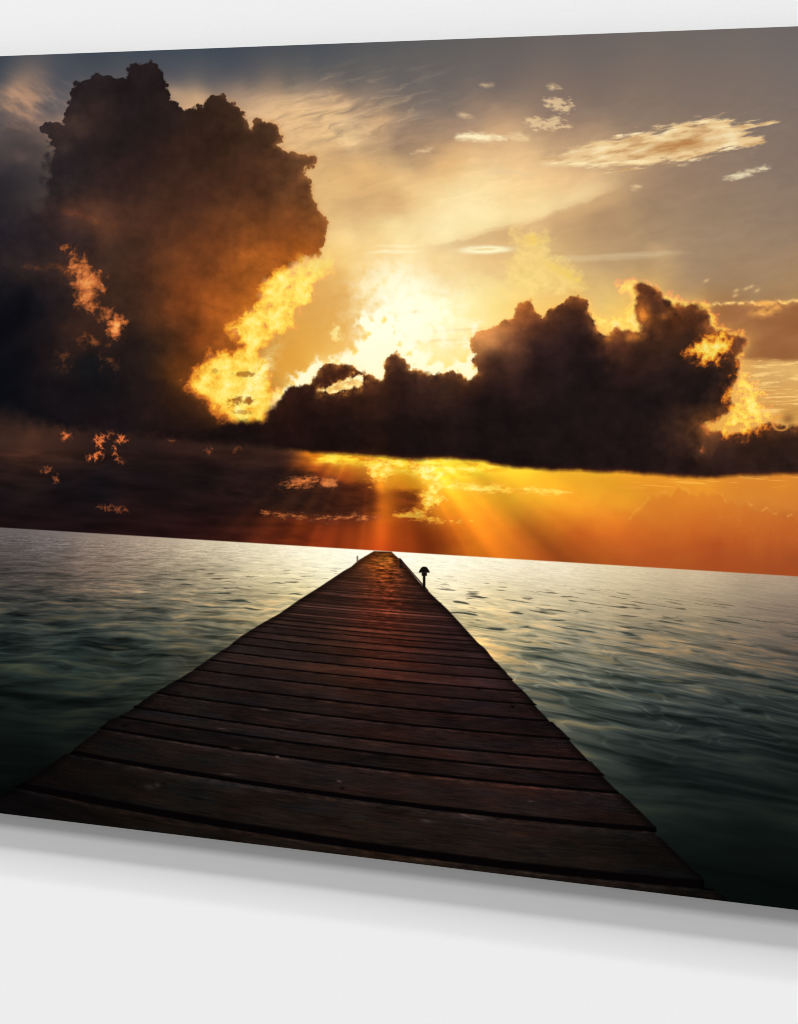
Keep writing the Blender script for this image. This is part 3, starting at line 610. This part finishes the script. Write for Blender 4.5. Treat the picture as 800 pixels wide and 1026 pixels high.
def box(bm, x0, x1, y0, y1, z0, z1):
    v = [bm.verts.new((x, y, z)) for x in (x0,x1) for y in (y0,y1) for z in (z0,z1)]
    for f in ((0,1,3,2),(4,6,7,5),(0,4,5,1),(2,3,7,6),(0,2,6,4),(1,5,7,3)): bm.faces.new([v[i] for i in f])
def clip(pts):
    """keep an outline inside the sheet (print units)"""
    def cut(P, ax, lim, sgn):
        out = []
        for a, b in zip(P, P[1:]+P[:1]):
            ia, ib = sgn*(a[ax]-lim) <= 0, sgn*(b[ax]-lim) <= 0
            if ia: out.append(a)
            if ia != ib:
                t = (lim-a[ax])/(b[ax]-a[ax]); q = [a[0]+(b[0]-a[0])*t, a[1]+(b[1]-a[1])*t]; out.append(tuple(q))
        return out
    for ax, lim, s in ((0,UL,-1),(0,UR,1),(1,VT,-1),(1,VB,1)): pts = cut(pts, ax, lim, s)
    return pts
def ink(name, pts, layer, mat, parent, inset=0):
    """a flat layer of print: outline in print units, a few hundredths of a millimetre of pigment"""
    bm = bmesh.new(); uvl = bm.loops.layers.uv.new('UVMap')
    f = bm.faces.new([bm.verts.new((u*MM, -layer*.00004, -v*MM)) for u, v in clip(pts)])
    bm.normal_update()
    if f.normal.y > 0: f.normal_flip()
    ret = bmesh.ops.extrude_face_region(bm, geom=[f])
    for v in [g for g in ret['geom'] if isinstance(g, bmesh.types.BMVert)]: v.co.y += -.00003
    for face in bm.faces:
        for l in face.loops: l[uvl].uv = ((l.vert.co.x/MM-UL)/(UR-UL), 1-(-l.vert.co.z/MM-VT)/(VB-VT))
    bmesh.ops.triangulate(bm, faces=bm.faces[:])
    return link(name, bm, mat, parent)
def outline(P): return [unit(*p) for p in P]

IMG = make_image()
pig = material('printed_pigment', rough=1., img=IMG, spec=0)
white = material('white_wall_paint', (.86,.86,.86), .9, bump=.15, spec=0)
alu = material('panel_edge', (.10,.105,.11), .5)
frame_m = material('back_frame_paint', (.55,.55,.55), .6)

art = bpy.data.objects.new('wall_print', None); COL.objects.link(art)
art['label'] = 'frameless panel print of an orange sunset over a wooden jetty, on the white wall'
art['category'] = 'wall art'
bm = bmesh.new(); box(bm, UL*MM, UR*MM, .0002, .0040, -VB*MM, -VT*MM); sheet = link('backing_sheet', bm, alu, art)
bm = bmesh.new()
a, b, c, d = UL*MM+.09, UR*MM-.09, -VB*MM+.09, -VT*MM-.09
box(bm, a, b, .0042, GAP-.0005, c, c+.03); box(bm, a, b, .0042, GAP-.0005, d-.03, d)
box(bm, a, a+.03, .0042, GAP-.0005, c+.032, d-.032); box(bm, b-.03, b, .0042, GAP-.0005, c+.032, d-.032)
link('hanging_frame', bm, frame_m, art)
sky = ink('printed_sky', [(UL,VT),(UR,VT),(UR,HZ),(UL,HZ)], 0, pig, art); sky['label'] = 'orange and grey evening sky of the picture'
sea = ink('printed_sea', [(UL,HZ),(UR,HZ),(UR,VB),(UL,VB)], 0, pig, art); sea['label'] = 'rippled dark green water of the picture'
o = ink('printed_cloud', outline(TOWER), 1, pig, art); o['label'] = 'tall dark brown thundercloud at the upper left of the picture'
o = ink('printed_cloud', outline(BANK), 2, pig, art); o['label'] = 'long dark gold-edged cloud bank across the middle of the picture'
main = "560,154 575,148 598,140 620,137 640,132 662,127 680,121 705,118 730,117 752,122 780,122 758,127 766,137 765,143 752,149 735,152 715,154 700,160 680,163 655,167 610,171 590,166 541,165"
o = ink('printed_cloud', outline(pl(main)), 1, pig, art); o['label'] = 'thin cream cloud at the upper right of the picture'
pier = ink('printed_jetty', outline(PIER), 1, pig, art); pier['label'] = 'dark brown plank jetty running to the horizon in the picture'
post = ink('printed_lamp_post', outline(pl("424,590 424,577.5 422.6,577.3 422.6,574.4 419.8,573.6 421,571 425.3,566.8 429.6,571 430.8,573.6 428,574.4 428,577.3 426.6,577.5 426.6,591")), 2, pig, art)
post['label'] = 'small dark lamp post beside the far end of the jetty in the picture'

bm = bmesh.new(); box(bm, -5, 5, GAP, GAP+.12, -3.2, 2.8); wall = link('wall', bm, white); wall['kind'] = 'structure'

# camera: level, at the height of the line the panel edges run to; the panel is turned 17 degrees
D, FPX = 1.6, 1600.; ct, st = .95549, .29504
cam = bpy.data.cameras.new('camera'); co = bpy.data.objects.new('camera', cam); COL.objects.link(co)
th = math.atan2(st, ct)
# forward direction in the wall's frame: the right side of the panel comes nearer
co.location = (st*D, -ct*D, 0)
co.rotation_euler = (math.pi/2, 0, th)
cam.sensor_fit = 'HORIZONTAL'; cam.sensor_width = 36; cam.lens = 36*FPX/800
cam.shift_x = 0; cam.shift_y = -(513-235)/800.
cam.clip_start = .05; cam.clip_end = 200
bpy.context.scene.camera = co

w = bpy.data.worlds.new('World'); bpy.context.scene.world = w; w.use_nodes = True
bg = w.node_tree.nodes['Background']; bg.inputs[0].default_value = (1,1,1,1); bg.inputs[1].default_value = AMB
def lamp(tan, share, sx, sy, dist=40.):
    """studio soft box straight in front and above; tan = how far below the sheet its shadow ends / GAP"""
    el = math.atan(tan); cz = -.22
    p = (st*D*.3, -dist*math.cos(el), cz+dist*math.sin(el))
    l = bpy.data.lights.new('studio_lamp', 'AREA'); l.shape = 'RECTANGLE'; l.size = sx; l.size_y = sy
    l.energy = share/.86*math.pi**2*dist**2/math.cos(el)
    o = bpy.data.objects.new('studio_lamp', l); COL.objects.link(o); o.location = p
    o.rotation_euler = (math.pi/2-el, 0, 0)
for L in LAMPS: lamp(*L)
sc = bpy.context.scene; sc.cycles.filter_width = 1.0
sc.view_settings.view_transform = 'Standard'; sc.view_settings.look = 'None'; sc.view_settings.exposure = 0; sc.view_settings.gamma = 1
